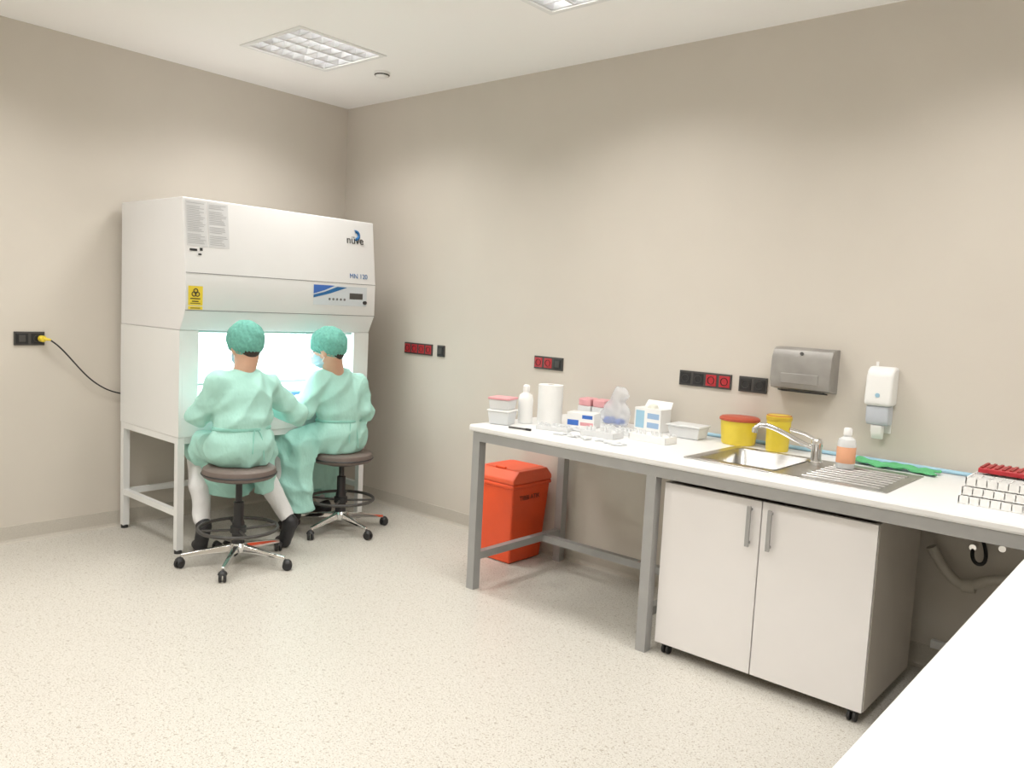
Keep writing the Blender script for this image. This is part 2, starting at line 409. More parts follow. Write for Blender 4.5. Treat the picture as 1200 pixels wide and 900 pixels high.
st+=[(.058,.09,y0+t+.002,y1-t-.002,.22,.255),(.056,.094,y0+t+.002,y1-t-.002,.65,.688),(.766,.804,y0+t+.002,y1-t-.002,.65,.688)]
boxes('stand_frame',st,M_white,g)
for x in (.075,.785):
    for y in (y0+t/2,y1-t/2): cyl('stand_foot',(x,y,0),(x,y,.022),.022,M_black,g)
boxes('tube_rack_inside',[(.35,.45,-1.45,-1.2,.807,.86),(.3,.42,-.85,-.62,.807,.87)],M_blue,g,.003)
for k in range(8): cyl('sample_tube_%d'%k,(.38+.02*(k%2),-1.42+.03*k,.86),(.38+.02*(k%2),-1.42+.03*k,.90),.007,M_wp,g,n=12)
boxes('reagent_box',[(.25,.4,-1.1,-.95,.807,.9)],M_wp,g,.003)
boxes('reagent_box_blue',[(.62,.70,-1.62,-1.55,.807,.90)],M_blue,g,.003)
# ---------------------------------------------------------------- stools
def stool(loc,rz,sz):
    g=G('lab_stool',(loc[0],loc[1],0),rz,world=False)
    lathe('seat_cushion',[(0,sz-.065),(.182,sz-.065),(.196,sz-.055),(.202,sz-.035),(.196,sz-.012),(.178,sz-.001),(0,sz)],(0,0,0),M_seat,g,n=56)
    lathe('seat_piping',[(.203,sz-.045),(.2065,sz-.04),(.203,sz-.035)],(0,0,0),M_black,g,n=56)
    lathe('seat_plate',[(0,sz-.085),(.11,sz-.085),(.16,sz-.066),(0,sz-.066)],(0,0,0),M_black,g)
    lathe('column',[(0,.1),(.035,.1),(.034,.24),(.028,.26),(.028,.36),(.018,.365),(.018,sz-.08)],(0,0,0),M_black,g)
    torus('foot_ring',(0,0,.21),.215,.010,M_dark,g)
    for k in range(4):
        a=math.radians(45+90*k); cyl('ring_spoke_%d'%k,(.03*math.cos(a),.03*math.sin(a),.20),(.213*math.cos(a),.213*math.sin(a),.21),.007,M_dark,g,n=12)
    lathe('ring_hub',[(.036,.18),(.044,.185),(.044,.22),(.036,.225)],(0,0,0),M_black,g)
    lathe('base_hub',[(0,.075),(.05,.075),(.052,.11),(.04,.125),(0,.125)],(0,0,0),M_chrome,g)
    for k in range(5):
        a=math.radians(72*k); c,s=math.cos(a),math.sin(a)
        vs=[]
        for (r,w,z0_,z1_) in ((.03,.022,.078,.118),(.16,.018,.07,.10),(.30,.013,.058,.078)):
            for (ww,z) in ((-w,z0_),(w,z0_),(w*.7,z1_),(-w*.7,z1_)): vs.append((r*c-ww*s,r*s+ww*c,z))
        fs=[(0,1,2,3),(11,10,9,8)]
        for j in (0,4):
            for i in range(4): fs.append((j+i,j+4+i,j+4+(i+1)%4,j+(i+1)%4))
        bev(mesh('base_arm_%d'%k,vs,fs,M_chrome,g),.004)
        cx,cy=.30*c,.30*s
        cyl('caster_stem_%d'%k,(cx,cy,.045),(cx,cy,.062),.008,M_black,g,n=12)
        th=a+random.uniform(-1,1)+1.2; tx,ty=-math.sin(th),math.cos(th)
        ox,oy=math.cos(th)*.012,math.sin(th)*.012
        for sg in (-1,1):
            cyl('caster_wheel_%d_%d'%(k,sg),(cx+ox+tx*.004*sg,cy+oy+ty*.004*sg,.027),(cx+ox+tx*.02*sg,cy+oy+ty*.02*sg,.027),.027,M_black,g,n=24,bv=.004)
        lathe('caster_hood_%d'%k,[(.0,.016),(.012,.015),(.022,.006),(.026,-.004)],(cx+ox,cy+oy,.046),M_black,g,n=20)
    return g
S1=(1.17,-1.56);S2=(.95,-.68)
stool(S1,math.radians(27),.57); stool(S2,math.radians(-3),.53)
# ---------------------------------------------------------------- persons
def nrm(v): v=np.array(v,float); return v/np.linalg.norm(v)
def wr(X,Y,Z,A):
    p1=17*(Y+.45*X)+2.4*np.sin(6*Z+4*X)+1.1*np.sin(15*Z-9*Y)
    p2=15*(.8*Z+.7*Y-.5*X)+2.2*np.sin(7*Y+3*Z)+1.2*np.sin(13*X+8*Z)
    p3=21*(Z-.5*Y+.3*X)+2.5*np.sin(9*X-6*Y)
    r=lambda p: (np.abs(np.sin(p))-.64)
    return A*(r(p1)*.9+r(p2)*.8+r(p3)*.5)
def sstep(x): x=np.clip(x,0,1); return x*x*(3-2*x)
def person(P):
    g=G(P['name'],(P['hipL'][0],P['hipL'][1],0))
    a={k:np.array(v,float) for k,v in P.items() if isinstance(v,tuple)}
    pel,wst,chs,nk=a['pelvis'],a['waist'],a['chest'],a['neck']
    sc=(1.3,1,1)
    torso=su([rc(pel,wst,.178,.148,sc),rc(wst,chs,.148,.156,sc),rc(chs,nk-np.array([0,0,.03]),.148,.070,sc),
              rc(a['shL'],a['shR'],.066,.066)],.05)
    arms=su([rc(a['shL'],a['elL'],.068,.060),rc(a['elL'],a['wrL'],.064,.040),],.03)
    armR=su([rc(a['shR'],a['elR'],.068,.060),rc(a['elR'],a['wrR'],.064,.040)],.03)
    th=su([rc(a['hipL'],a['knL'],.105,.085),rc(a['hipR'],a['knR'],.105,.085)],.05)
    hem=P['hem']
    sk=[]
    for q,w in P['skirt']:
        sk.append(rc((q[0],q[1],q[2]),(q[0]+w[0],q[1]+w[1],hem-.12),w[2],w[3]))
    skirt=su(sk,.06)
    seatc=P['seat']; sz=P['sz']
    def body(X,Y,Z):
        d=smin(torso(X,Y,Z),arms(X,Y,Z),.03); d=smin(d,armR(X,Y,Z),.03)
        d=smin(d,th(X,Y,Z),.06); d=smin(d,skirt(X,Y,Z),.05)
        bz=P['beltz']
        d=d+.012*np.exp(-((Z-bz)/.025)**2)*(np.hypot(X-wst[0],Y-wst[1])<.2)
        low=np.clip((bz-Z)/.3,0,1)
        d=d-.008*sstep((np.abs(Z-bz)-.02)/.05)*np.exp(-((Z-bz)/.12)**2)
        d=d+wr(X,Y,Z,.014+.004*low)
        d=d+.004*low*np.sin(55*(Y+.3*X)+3*np.sin(5*Z))
        d=d-.007*sstep((Y-(wst[1]+.025)-.05*(Z-.8))/.012)*(X>wst[0])*sstep((X-wst[0])/.08)*(Z>bz-.12)*(1-sstep((Y-wst[1]-.06)/.06))
        return d
    def gown(X,Y,Z):
        bd=body(X,Y,Z); d=bd
        r=np.hypot(X-seatc[0],Y-seatc[1])
        d=np.maximum(d,-np.maximum(r-.209,np.maximum(Z-sz-.001,(sz-.09)-Z)))
        d=np.maximum(d,-np.maximum(r-.225,Z-(sz-.02)))
        d=np.maximum(d,hem+.015*np.sin(14*Y)-Z)
        inner=np.maximum(bd+.030,Z-(hem+.06))
        return np.maximum(d,-inner)
    surf('gown',gown,P['lo'],P['hi'],.0095,M_gown,g,1)
    bz=P['beltz']
    def belt(X,Y,Z):
        return np.maximum(np.maximum(smin(torso(X,Y,Z),th(X,Y,Z),.06)+.012+wr(X,Y,Z,.014)-.007,np.abs(Z-bz)-.010),np.hypot(X-wst[0],Y-wst[1])-.26)
    surf('waist_tie',belt,(wst[0]-.3,wst[1]-.3,bz-.04),(wst[0]+.3,wst[1]+.3,bz+.04),.006,M_gown2,g,1)
    bx_=wst[0]+.148/1.3+.0
    for dy,dz in ((-.03,-.13),(.035,-.17)):
        tube('tie_end',[(bx_-.01,wst[1]+.01,bz),(bx_+.02,wst[1]+.01+dy*.6,bz+.005),(bx_+.025,wst[1]+.01+dy,bz-.05),(bx_+.03,wst[1]+.01+dy*1.1,bz+dz)],.0035,M_gown2,g)
    for s in ('L','R'):
        kn,an,to=a['kn'+s],a['an'+s],a['to'+s]
        leg=su([rc(a['hip'+s],kn,.080,.062),rc(kn,kn*.45+an*.55,.062,.058),rc(kn*.45+an*.55,an,.058,.048)],.02)
        def lf(X,Y,Z,leg=leg):
            d=leg(X,Y,Z)+wr(X,Y,Z,.006)
            r=np.hypot(X-seatc[0],Y-seatc[1]); return np.maximum(d,-np.maximum(r-.209,Z-sz))
        pts=np.stack([a['hip'+s],kn,an]); l2=pts.min(0)-.11; h2=pts.max(0)+.11
        surf('trouser_leg_'+s,lf,tuple(l2),tuple(h2),.011,M_trous,g,2)
        hl=np.array(P['heel'+s])
        shoe=su([rc(hl,to,.034,.036),rc(an*.5+hl*.5,hl,.038,.034),rc(to,to+np.array(P['toedir'+s])*.05,.036,.028),rc(an*.3+hl*.7,to*.6+hl*.4,.036,.034)],.025)
        def sf(X,Y,Z,shoe=shoe): return np.maximum(shoe(X,Y,Z),.002-Z)
        pts=np.stack([an,hl,to]); surf('shoe_'+s,sf,tuple(pts.min(0)-.1),tuple(pts.max(0)+.1),.007,M_shoe,g,1)
    f=nrm(a['look']); up0=nrm(a['headup']); l=nrm(np.cross(up0,f)); u=np.cross(f,l); c=a['head']
    def loc(fn):
        def k(X,Y,Z):
            x,y,z=X-c[0],Y-c[1],Z-c[2]
            return fn(x*f[0]+y*f[1]+z*f[2],x*l[0]+y*l[1]+z*l[2],x*u[0]+y*u[1]+z*u[2])
        return k
    H=lambda A,B,C: tuple(c+f*A+l*B+u*C)
    base=su([el((0,0,.02),(.094,.075,.102)),el((.022,0,-.045),(.072,.058,.075))],.03)
    feat=su([rc((.088,0,.004),(.108,0,-.028),.009,.014),rc((.078,-.03,.022),(.078,.03,.022),.014,.014),el((-.004,.077,-.012),(.02,.009,.033)),el((-.004,-.077,-.012),(.02,.009,.033)),rc((.082,-.018,-.062),(.082,.018,-.062),.012,.012)],.008)
    nb=nk-c; nbl=(nb@f,nb@l,nb@u)
    neck=rc((-.02,0,-.05),nbl,.056,.062)
    def skinf(A,B,C):
        d=smin(base(A,B,C),feat(A,B,C),.012); d=smin(d,neck(A,B,C),.03)
        for s in (-1,1): d=np.maximum(d,-(np.sqrt((A-.098)**2+(B-s*.032)**2+(C-.002)**2)-.017))
        return d
    surf('head_and_neck',loc(skinf),tuple(np.minimum(c-.17,nk-.1)),tuple(c+.17),.005,M_skin,g,2)
    for s in (-1,1):
        lathe('eye',[(0,-.011),(.008,-.008),(.011,0),(.008,.008),(0,.011)],H(.079,s*.032,.003),M_wp,g,n=16)
        lathe('iris',[(0,0),(.005,0),(0,.002)],H(.0895,s*.032,.003),M_inkb,g,n=12,axis=tuple(f))
        tube('eyebrow',[H(.092,s*.018,.022),H(.093,s*.032,.027),H(.083,s*.048,.023)],.003,M_hair,g)
    capE=su([el((-.016,0,.042),(.120,.102,.106)),el((-.052,0,-.002),(.070,.073,.072))],.03)
    def plane(A,C): return (.040-(.10-A)*.68)-C
    def capf(A,B,C):
        th_=np.arctan2(B,A+.012); pd=plane(A,C)
        near=np.exp(-((pd+.012)/.03)**2)
        d=capE(A,B,C)+.0035*np.sin(26*th_+3*np.sin(20*C))*(.5+.5*near)+.003*np.sin(70*A+40*B)*np.sin(60*C+30*A)
        d=d+.005*near
        return np.maximum(d,pd-.002)
    surf('bouffant_cap',loc(capf),tuple(c-.19),tuple(c+.19),.005,M_cap,g,1)
    def rimf(A,B,C):
        return np.maximum(np.abs(capE(A,B,C)+.004)-.006,np.abs(plane(A,C)+.001)-.006)
    surf('cap_elastic_rim',loc(rimf),tuple(c-.18),tuple(c+.18),.004,M_cap,g,1)
    hairE=su([el((-.006,0,.028),(.099,.081,.104)),el((-.055,0,-.03),(.045,.055,.055))],.02)
    def hairf(A,B,C): return np.maximum(np.maximum(hairE(A,B,C),A-.012*np.sign(C)),-(C+.088))
    surf('hair',loc(hairf),tuple(c-.16),tuple(c+.16),.005,M_hair,g,1)
    mE=su([el((.045,0,-.045),(.075,.066,.064)),rc((.09,0,-.015),(.112,0,-.04),.014,.02)],.03)
    def maskf(A,B,C):
        d=mE(A,B,C)+.0015*np.sin(260*C)
        d=np.maximum(d,C+.006); return np.maximum(d,-(A-.012))
    surf('face_mask',loc(maskf),tuple(c-.16),tuple(c+.16),.0045,M_mask,g,1)
    for s in (-1,1):
        tube('mask_strap',[H(.03,s*.068,-.02),H(0.0,s*.083,.02),H(-.022,s*.084,.0),H(-.01,s*.078,-.045),H(.03,s*.064,-.065)],.0018,M_wp,g)
    if P.get('glasses'):
        for s in (-1,1):
            torus('glasses_rim',H(.108,s*.033,.0),.024,.0022,M_black,g,axis=tuple(f),n=28,k=8)
            tube('glasses_temple',[H(.106,s*.057,.006),H(.09,s*.074,.008),H(.03,s*.080,.006),H(-.02,s*.084,-.002)],.0024,M_black,g)
        tube('glasses_bridge',[H(.109,-.011,.004),H(.114,0,.008),H(.109,.011,.004)],.002,M_black,g)
    for s,sg in (('L',1),('R',-1)):
        w=a['wr'+s]; hd=nrm(a['hd'+s]); upv=np.array((0,0,1.)); sd=nrm(np.cross(upv,hd)); nn=np.cross(hd,sd)
        T=lambda A,B,C: w+hd*A+sd*B+nn*C
        inn=-sg
        parts=[rc(T(-.06,0,0),T(.015,0,0),.033,.027),rc(T(.015,0,0),T(.07,inn*.018,0),.022,.017),rc(T(.015,0,0),T(.075,inn*-.022,-.002),.022,.016),rc(T(.03,0,0),T(.082,0,0),.022,.017)]
        k=[su(parts,.015)]
        for i,(b,Lf) in enumerate(((.033,.068),(.011,.076),(-.011,.070),(-.032,.055))):
            b=inn*b; A0=.083-abs(b)*.15
            p0=T(A0,b,0);p1=T(A0+Lf*.42,b*1.12,-.006);p2=T(A0+Lf*.68,b*1.1,-.024);p3=T(A0+Lf*.8,b*1.05,-.044)
            k.append(su([rc(p0,p1,.0098,.009),rc(p1,p2,.009,.0082),rc(p2,p3,.0082,.007)],.003))
        t0=T(.02,inn*.028,-.006);t1=T(.052,inn*.052,-.014);t2=T(.078,inn*.05,-.026);t3=T(.1,inn*.042,-.034)
        k.append(su([rc(t0,t1,.014,.0115),rc(t1,t2,.0115,.0095),rc(t2,t3,.0095,.008)],.004))
        def hf(X,Y,Z,k=k):
            d=k[0](X,Y,Z)
            for q in k[1:]: d=smin(d,q(X,Y,Z),.006)
            return d
        surf('gloved_hand_'+s,hf,tuple(np.minimum(w,w+hd*.18)-.08),tuple(np.maximum(w,w+hd*.18)+.08),.004,M_glove,g,1)
    return g
person(dict(name='lab_technician',seat=S1,sz=.57,
  pelvis=(1.17,-1.545,.70),waist=(1.165,-1.54,.80),chest=(1.14,-1.53,.95),neck=(1.115,-1.51,1.09),
  shL=(1.13,-1.68,1.02),shR=(1.13,-1.365,1.01),elL=(1.02,-1.73,.85),wrL=(.84,-1.52,.885),elR=(1.13,-1.17,.83),wrR=(.90,-1.26,.885),
  hdL=(-1,.15,-.05),hdR=(-1,.05,-.05),
  hipL=(1.12,-1.61,.665),hipR=(1.12,-1.45,.665),knL=(.72,-1.58,.60),knR=(.80,-1.28,.59),
  anL=(.86,-1.61,.20),anR=(1.08,-1.185,.20),heelL=(.90,-1.62,.16),heelR=(1.12,-1.175,.16),toL=(.84,-1.61,.040),toR=(1.07,-1.19,.040),
  toedirL=(-1,0,-.1),toedirR=(-1,0,-.1),
  hem=.34,skirt=[((.76,-1.53,.58),(.0,0,.09,.09)),((.82,-1.36,.58),(.02,.0,.10,.11)),((1.0,-1.28,.60),(.01,-.02,.06,.05)),((.86,-1.46,.6),(.0,0,.1,.1))],
  beltz=.785,lo=(.55,-1.95,.26),hi=(1.42,-1.02,1.2),
  head=(1.09,-1.49,1.235),look=(-1,.12,-.38),headup=(-.3,0,1)))
person(dict(name='lab_technician',seat=S2,sz=.53,glasses=True,
  pelvis=(.96,-.705,.66),waist=(.96,-.72,.76),chest=(.955,-.74,.92),neck=(.965,-.775,1.06),
  shL=(.94,-.885,1.0),shR=(.985,-.60,.97),elL=(.94,-.97,.84),wrL=(.835,-.90,.885),elR=(1.02,-.57,.80),wrR=(.85,-.66,.885),
  hdL=(-1,.1,-.05),hdR=(-1,-.05,-.05),
  hipL=(.94,-.79,.63),hipR=(.94,-.61,.63),knL=(.72,-1.0,.56),knR=(.58,-.57,.56),
  anL=(.82,-.98,.16),anR=(.60,-.57,.12),heelL=(.86,-.975,.12),heelR=(.64,-.57,.06),toL=(.78,-.985,.04),toR=(.50,-.57,.04),
  toedirL=(-1,0,-.1),toedirR=(-1,0,-.1),
  hem=.17,skirt=[((.76,-.93,.55),(.04,-.02,.10,.12)),((.74,-.74,.55),(-.02,.0,.10,.10)),((.64,-.58,.56),(0,0,.09,.09)),((.86,-.93,.55),(.04,-.0,.09,.09))],
  beltz=.745,lo=(.42,-1.18,.10),hi=(1.28,-.3,1.18),
  head=(.965,-.83,1.205),look=(-.85,-.45,-.33),headup=(-.25,-.12,1)))
# ---------------------------------------------------------------- main bench
BZ=.90
sx0,sx1,sy0,sy1=3.50,4.37,-.735,-.215
g=G('lab_bench',(3.9,-.45,0))
bx1=RX-.03; yf=-.86
boxes('worktop',[(2.28,sx0+.01,yf+.012,-.004,.864,BZ),(sx1-.01,bx1,yf+.012,-.004,.864,BZ),(sx0+.01,sx1-.01,yf+.012,sy0+.01,.864,BZ),(sx0+.01,sx1-.01,sy1-.01,-.004,.864,BZ)],M_lam,g)
prismx('worktop_front_edge',[(yf+.0119,.864),(yf+.004,.866),(yf,.874),(yf,.89),(yf+.004,.898),(yf+.0119,BZ)],2.28,bx1,M_lam,g)
fr=[(2.30,bx1,-.85,-.811,.815,.8635),(2.30,bx1,-.06,-.02,.815,.8635)]
for x in (2.30,3.385,4.99,5.66): fr+=[(x+.0005,x+.05,-.8505,-.80,.0,.8145),(x+.0005,x+.05,-.09,-.04,.0,.8145),(x+.002,x+.048,-.8105,-.061,.82,.8634)]
fr+=[(2.305,2.345,-.7995,-.0905,.16,.20),(2.3455,3.3895,-.25,-.21,.155,.195),(3.39,3.43,-.7995,-.0905,.16,.20)]
boxes('steel_frame',fr,M_gray,g)
g=G('lab_bench',(5.3,-2.2,0))
box('worktop',4.91,RX-.02,-3.45,-.885,.862,BZ,M_lam,g,.008)
fr=[(4.94,4.98,-3.42,-.92,.812,.8615),(5.66,5.70,-3.42,-.92,.812,.8615)]
for y in (-3.42,-2.2,-.97): fr+=[(4.94,4.99,y,y+.05,0,.8115),(5.65,5.70,y,y+.05,0,.8115),(4.9905,5.6495,y+.005,y+.045,.76,.80),(4.9905,5.6495,y+.005,y+.045,.16,.2)]
boxes('steel_frame',fr,M_gray,g)
g=G('kitchen_sink',(3.92,-.46,BZ))
bx=(3.55,3.90,-.68,-.265)
z0,zr=BZ+.0005,BZ+.006
boxes('rim',[(sx0,bx[0],sy0,sy1,z0,zr),(bx[1],sx1,sy0,sy1,z0,zr-.002),(bx[0],bx[1],sy0,bx[2],z0,zr),(bx[0],bx[1],bx[3],sy1,z0,zr)],M_steel,g,.002)
def rr(x0,x1,ya,yb,r,n=6):
    p=[]
    for cx,cy,a0 in ((x1-r,yb-r,0),(x0+r,yb-r,90),(x0+r,ya+r,180),(x1-r,ya+r,270)):
        for i in range(n+1):
            a=math.radians(a0+90*i/n); p.append((cx+r*math.cos(a),cy+r*math.sin(a)))
    return p
rings=[(rr(bx[0]-.004,bx[1]+.004,bx[2]-.004,bx[3]+.004,.02),zr+.001),(rr(*bx,.04),zr-.003),(rr(bx[0]+.008,bx[1]-.008,bx[2]+.008,bx[3]-.008,.05),.80),(rr(bx[0]+.03,bx[1]-.03,bx[2]+.03,bx[3]-.03,.04),.775),(rr(bx[0]+.14,bx[1]-.14,bx[2]+.17,bx[3]-.17,.02),.772)]
vs=[];fs=[]
for p,z in rings: vs+=[(x,y,z) for x,y in p]
n=len(rings[0][0])
for j in range(len(rings)-1):
    for i in range(n): fs.append((j*n+i,j*n+(i+1)%n,(j+1)*n+(i+1)%n,(j+1)*n+i))
fs.append(tuple(range((len(rings)-1)*n,len(rings)*n)))
mesh('bowl',vs,fs,M_steel,g,True)
lathe('drain',[(0,0),(.03,0),(.036,.003),(.04,0)],((bx[0]+bx[1])/2,(bx[2]+bx[3])/2,.774),M_dark,g)
for k in range(8):
    yy=-.675+.052*k
    tube('drainer_ridge_%d'%k,[(4.02,yy,BZ+.004),(4.1,yy,BZ+.006),(4.3,yy,BZ+.006),(4.33,yy,BZ+.004)],.005,M_steel,g)
fx,fy=3.945,-.33
lathe('faucet_body',[(0,0),(.03,0),(.03,.006),(.024,.012),(.023,.075),(.025,.08),(.025,.10),(.018,.112),(0,.114)],(fx,fy,zr-.002),M_chrome,g)
tube('faucet_spout',[(fx,fy,.965),(fx-.05,fy-.02,.985),(fx-.12,fy-.05,1.02),(fx-.19,fy-.08,1.055),(fx-.235,fy-.10,1.062),(fx-.25,fy-.107,1.035)],.0115,M_chrome,g)
cyl('faucet_aerator',(fx-.25,fy-.107,1.04),(fx-.252,fy-.108,1.018),.013,M_chrome,g)
tube('faucet_lever',[(fx,fy,1.005),(fx-.03,fy-.02,1.03),(fx-.07,fy-.06,1.045),(fx-.1,fy-.08,1.05)],.008,M_chrome,g)
# sink base cabinet
g=G('sink_base_cabinet',(3.92,-.5,0))
cx0,cx1,cf,cb_=3.455,4.375,-.785,-.20
zb,zt=.05,.79
boxes('carcass',[(cx0,cx0+.018,cf,cb_,zb,zt),(cx1-.018,cx1,cf,cb_,zb,zt),(cx0+.0181,cx1-.0181,cf,cb_,zb,zb+.018),(cx0+.0181,cx1-.0181,cb_-.01,cb_,zb+.0181,zt)],M_carc,g)
xm=(cx0+cx1)/2
box('door_left',cx0+.002,xm-.0025,cf-.019,cf-.001,zb,zt,M_door,g,.0015)
box('door_right',xm+.0025,cx1-.002,cf-.019,cf-.001,zb,zt,M_door,g,.0015)
for i,x in enumerate((xm-.045,xm+.045)):
    boxes('handle_%d'%i,[(x-.008,x+.008,cf-.048,cf-.038,.595,.765),(x-.005,x+.005,cf-.0379,cf-.018,.605,.615),(x-.005,x+.005,cf-.0379,cf-.018,.745,.755)],M_gray,g)
for i,(x,y) in enumerate(((cx0+.05,cf+.01),(cx1-.04,cf+.005),(cx0+.05,cb_-.05),(cx1-.05,cb_-.05))):
    for s in (-1,1): cyl('caster_%d'%i,(x+s*.004,y,.022),(x+s*.018,y,.022),.022,M_black,g,n=24,bv=.003)
    box('caster_plate_%d'%i,x-.018,x+.018,y-.018,y+.018,.042,.0495,M_black,g)
# ---------------------------------------------------------------- bin
bo=-.03; bq=.068
g=G('waste_bin',(2.07,-.22,0))
frustum('body',(1.885+bq,2.125+bq,-.345+bo,-.055+bo,.002),(1.865+bq,2.155+bq,-.375+bo,-.025+bo,.47),M_orange,g,.012)
boxes('rim',[(1.858+bq,2.162+bq,-.382+bo,-.018+bo,.465,.49)],M_orange,g,.008)
prismx('lid',[(-.382+bo,.491),(-.018+bo,.491),(-.018+bo,.52),(-.07+bo,.57),(-.33+bo,.57),(-.382+bo,.52)],1.858+bq,2.162+bq,M_orange2,g,.008)
mesh('lid_flap',[(1.885+bq,-.33+bo,.5715),(2.135+bq,-.33+bo,.5715),(2.135+bq,-.07+bo,.5715),(1.885+bq,-.07+bo,.5715)],[(0,1,2,3)],M_orange,g)
box('flap_grip',1.97+bq,2.05+bq,-.335+bo,-.32+bo,.571,.582,M_orange,g,.003)
text('bin_label','TIBBI ATIK',(2.156+bq,-.31+bo,.39),.04,M_inkb,g,(math.radians(86.5),0,math.pi/2))
# ---------------------------------------------------------------- wall dispensers
g=G('paper_towel_dispenser',(3.75,0,1.2))
prismx('housing',[(0,1.41),(-.065,1.41),(-.09,1.398),(-.108,1.36),(-.115,1.25),(-.10,1.21),(0,1.195)],3.605,3.90,M_steel2,g,.004)
prismx('dispensing_slot',[(-.03,1.194),(-.09,1.203),(-.09,1.197),(-.03,1.188)],3.64,3.865,M_inkb,g)
box('front_lip',3.66,3.845,-.1185,-.112,1.235,1.285,M_steel2,g,.004)
cyl('lock',(3.752,-.10,1.382),(3.752,-.107,1.384),.008,M_dark,g)
g=G('soap_dispenser',(4.11,0,1.05)); ox=.025; oz=-.02
prismx('housing',[(0,1.37+oz),(-.05,1.37+oz),(-.08,1.355+oz),(-.095,1.32+oz),(-.10,1.22+oz),(-.10,1.19+oz),(0,1.19+oz)],4.03+ox,4.15+ox,M_wp,g,.014)
prismx('cartridge',[(-.0105,1.189+oz),(-.09,1.189+oz),(-.085,1.12+oz),(-.07,1.10+oz),(-.0105,1.10+oz)],4.04+ox,4.14+ox,mat('milky_blue_plastic',(206,212,222),.3,alpha=.85,var=.02),g,.008)
box('back_plate',4.045+ox,4.135+ox,-.01,0,1.06+oz,1.189+oz,M_wp,g,.002)
prismx('nozzle',[(-.03,1.099+oz),(-.075,1.099+oz),(-.07,1.06+oz),(-.055,1.035+oz),(-.04,1.035+oz)],4.065+ox,4.115+ox,M_wp,g,.005)
cyl('level_window',(4.09+ox,-.099,1.24+oz),(4.09+ox,-.1015,1.24+oz),.01,M_lblue,g)
cyl('hanging_hook',(4.055+ox,-.02,1.365+oz),(4.055+ox,-.02,1.39+oz),.006,M_wp,g)
# ---------------------------------------------------------------- bench items
Z=BZ+.001
g=G('plastic_container',(2.36,-.69,Z),.3,world=False)
frustum('tub',(-.055,.055,-.05,.05,0),(-.063,.063,-.06,.06,.07),M_clearw,g,.006); box('content',-.05,.05,-.04,.04,.004,.045,M_lblue,g,.004)
box('lid_lower',-.066,.066,-.063,.063,.0701,.08,M_wp,g,.003)
frustum('tub_upper',(-.055,.055,-.05,.05,.0801),(-.061,.061,-.058,.058,.135),M_clearw,g,.006); box('lid_upper',-.064,.064,-.061,.061,.1351,.147,M_pink,g,.003)
bc=(2.405,-.55,Z)
g=G('wash_bottle',bc)
lathe('bottle',[(0,0),(.038,0),(.041,.005),(.041,.13),(.036,.155),(.018,.17),(.016,.18),(0,.18)],bc,M_wp,g)
lathe('cap',[(0,.215),(.012,.213),(.019,.205),(.019,.178),(0,.178)],bc,M_wp,g)
bc=(2.475,-.42,Z)
g=G('paper_towel_roll',bc)
lathe('roll',[(.02,0),(.070,0),(.070,.215),(.02,.215),(.02,0)],bc,M_paper,g)
lathe('core',[(.0195,.0),(.0195,.216),(.017,.216),(.017,0)],bc,M_carc,g)
g=G('cardboard_box',(2.68,-.36,Z),.25,world=False)
box('carton',-.09,.07,-.05,.05,0,.08,M_wp,g,.002)
boxes('print',[(-.085,-.02,-.0508,-.05,.01,.04),(.0,.06,-.0508,-.05,.05,.07)],M_blue,g); boxes('print_2',[(-.01,.065,-.0508,-.05,.012,.03)],M_pink,g)
g=G('pipette_tip_box',(2.56,-.10,Z),.1,world=False)
boxes('base',[(-.09,-.005,-.05,.05,0,.085),(.005,.09,-.05,.05,0,.085)],M_clearw,g,.003)
boxes('lid',[(-.088,-.007,-.048,.048,.0851,.13),(.007,.088,-.048,.048,.0851,.13)],M_pink,g,.008)
BGX,BGY=2.76,-.19
g=G('plastic_bag',(BGX,BGY,Z))
def bag(X,Y,Z_):
    x,y,z=X-BGX,Y-BGY,Z_-Z
    d=el((0,0,.07),(.09,.06,.085))(x,y,z); d=smin(d,rc((.0,0,.13),(.03,0,.18),.03,.045)(x,y,z),.03)
    d=d+.006*np.sin(60*x+30*z)*np.sin(50*z+20*y)+.004*np.sin(90*y+50*x)
    return np.maximum(d,-z)
surf('bag',bag,(BGX-.15,BGY-.1,Z-.02),(BGX+.15,BGY+.11,Z+.27),.006,mat('bag_film',(232,235,240),.15,alpha=.35,bump=.8,bscale=40,var=.02),g,0)
boxes('bag_contents',[(BGX-.06,BGX-.01,BGY-.03,BGY+.03,Z+.015,Z+.05),(BGX+.005,BGX+.055,BGY-.03,BGY+.03,Z+.015,Z+.045)],M_blue,g,.01)
def rack(loc,rz,L,W,h,nx,ny,m,tubes=True,name='tube_rack'):
    g=G(name,(loc[0],loc[1],Z),rz,world=False)
    boxes('rack_body',[(-L/2,L/2,-W/2,W/2,0,.005),(-L/2,L/2,-W/2,W/2,h-.005,h),(-L/2,-L/2+.005,-W/2,W/2,.005,h-.005),(L/2-.005,L/2,-W/2,W/2,.005,h-.005),(-L/2,L/2,W/2-.004,W/2,.005,h-.005),(-L/2,L/2,-W/2,-W/2+.004,.005,h-.005)],m,g)
    if tubes:
        for i in range(nx):
            for j in range(ny):
                if (i*7+j*3)%4==0: continue
                x=-L/2+L*(i+.5)/nx; y=-W/2+W*(j+.5)/ny
                cyl('tube_%d_%d'%(i,j),(x,y,h-.004),(x,y,h+.012),.0065,M_clearw,g,n=10)
    return g
rack((2.93,-.56),.05,.20,.10,.03,9,3,M_clearw)
rack((3.17,-.46),-.05,.22,.10,.035,9,3,M_wp)
rack((2.66,-.61),.3,.18,.07,.02,8,3,M_clearw)
rack((2.93,-.40),.1,.18,.08,.025,8,3,M_clearw)
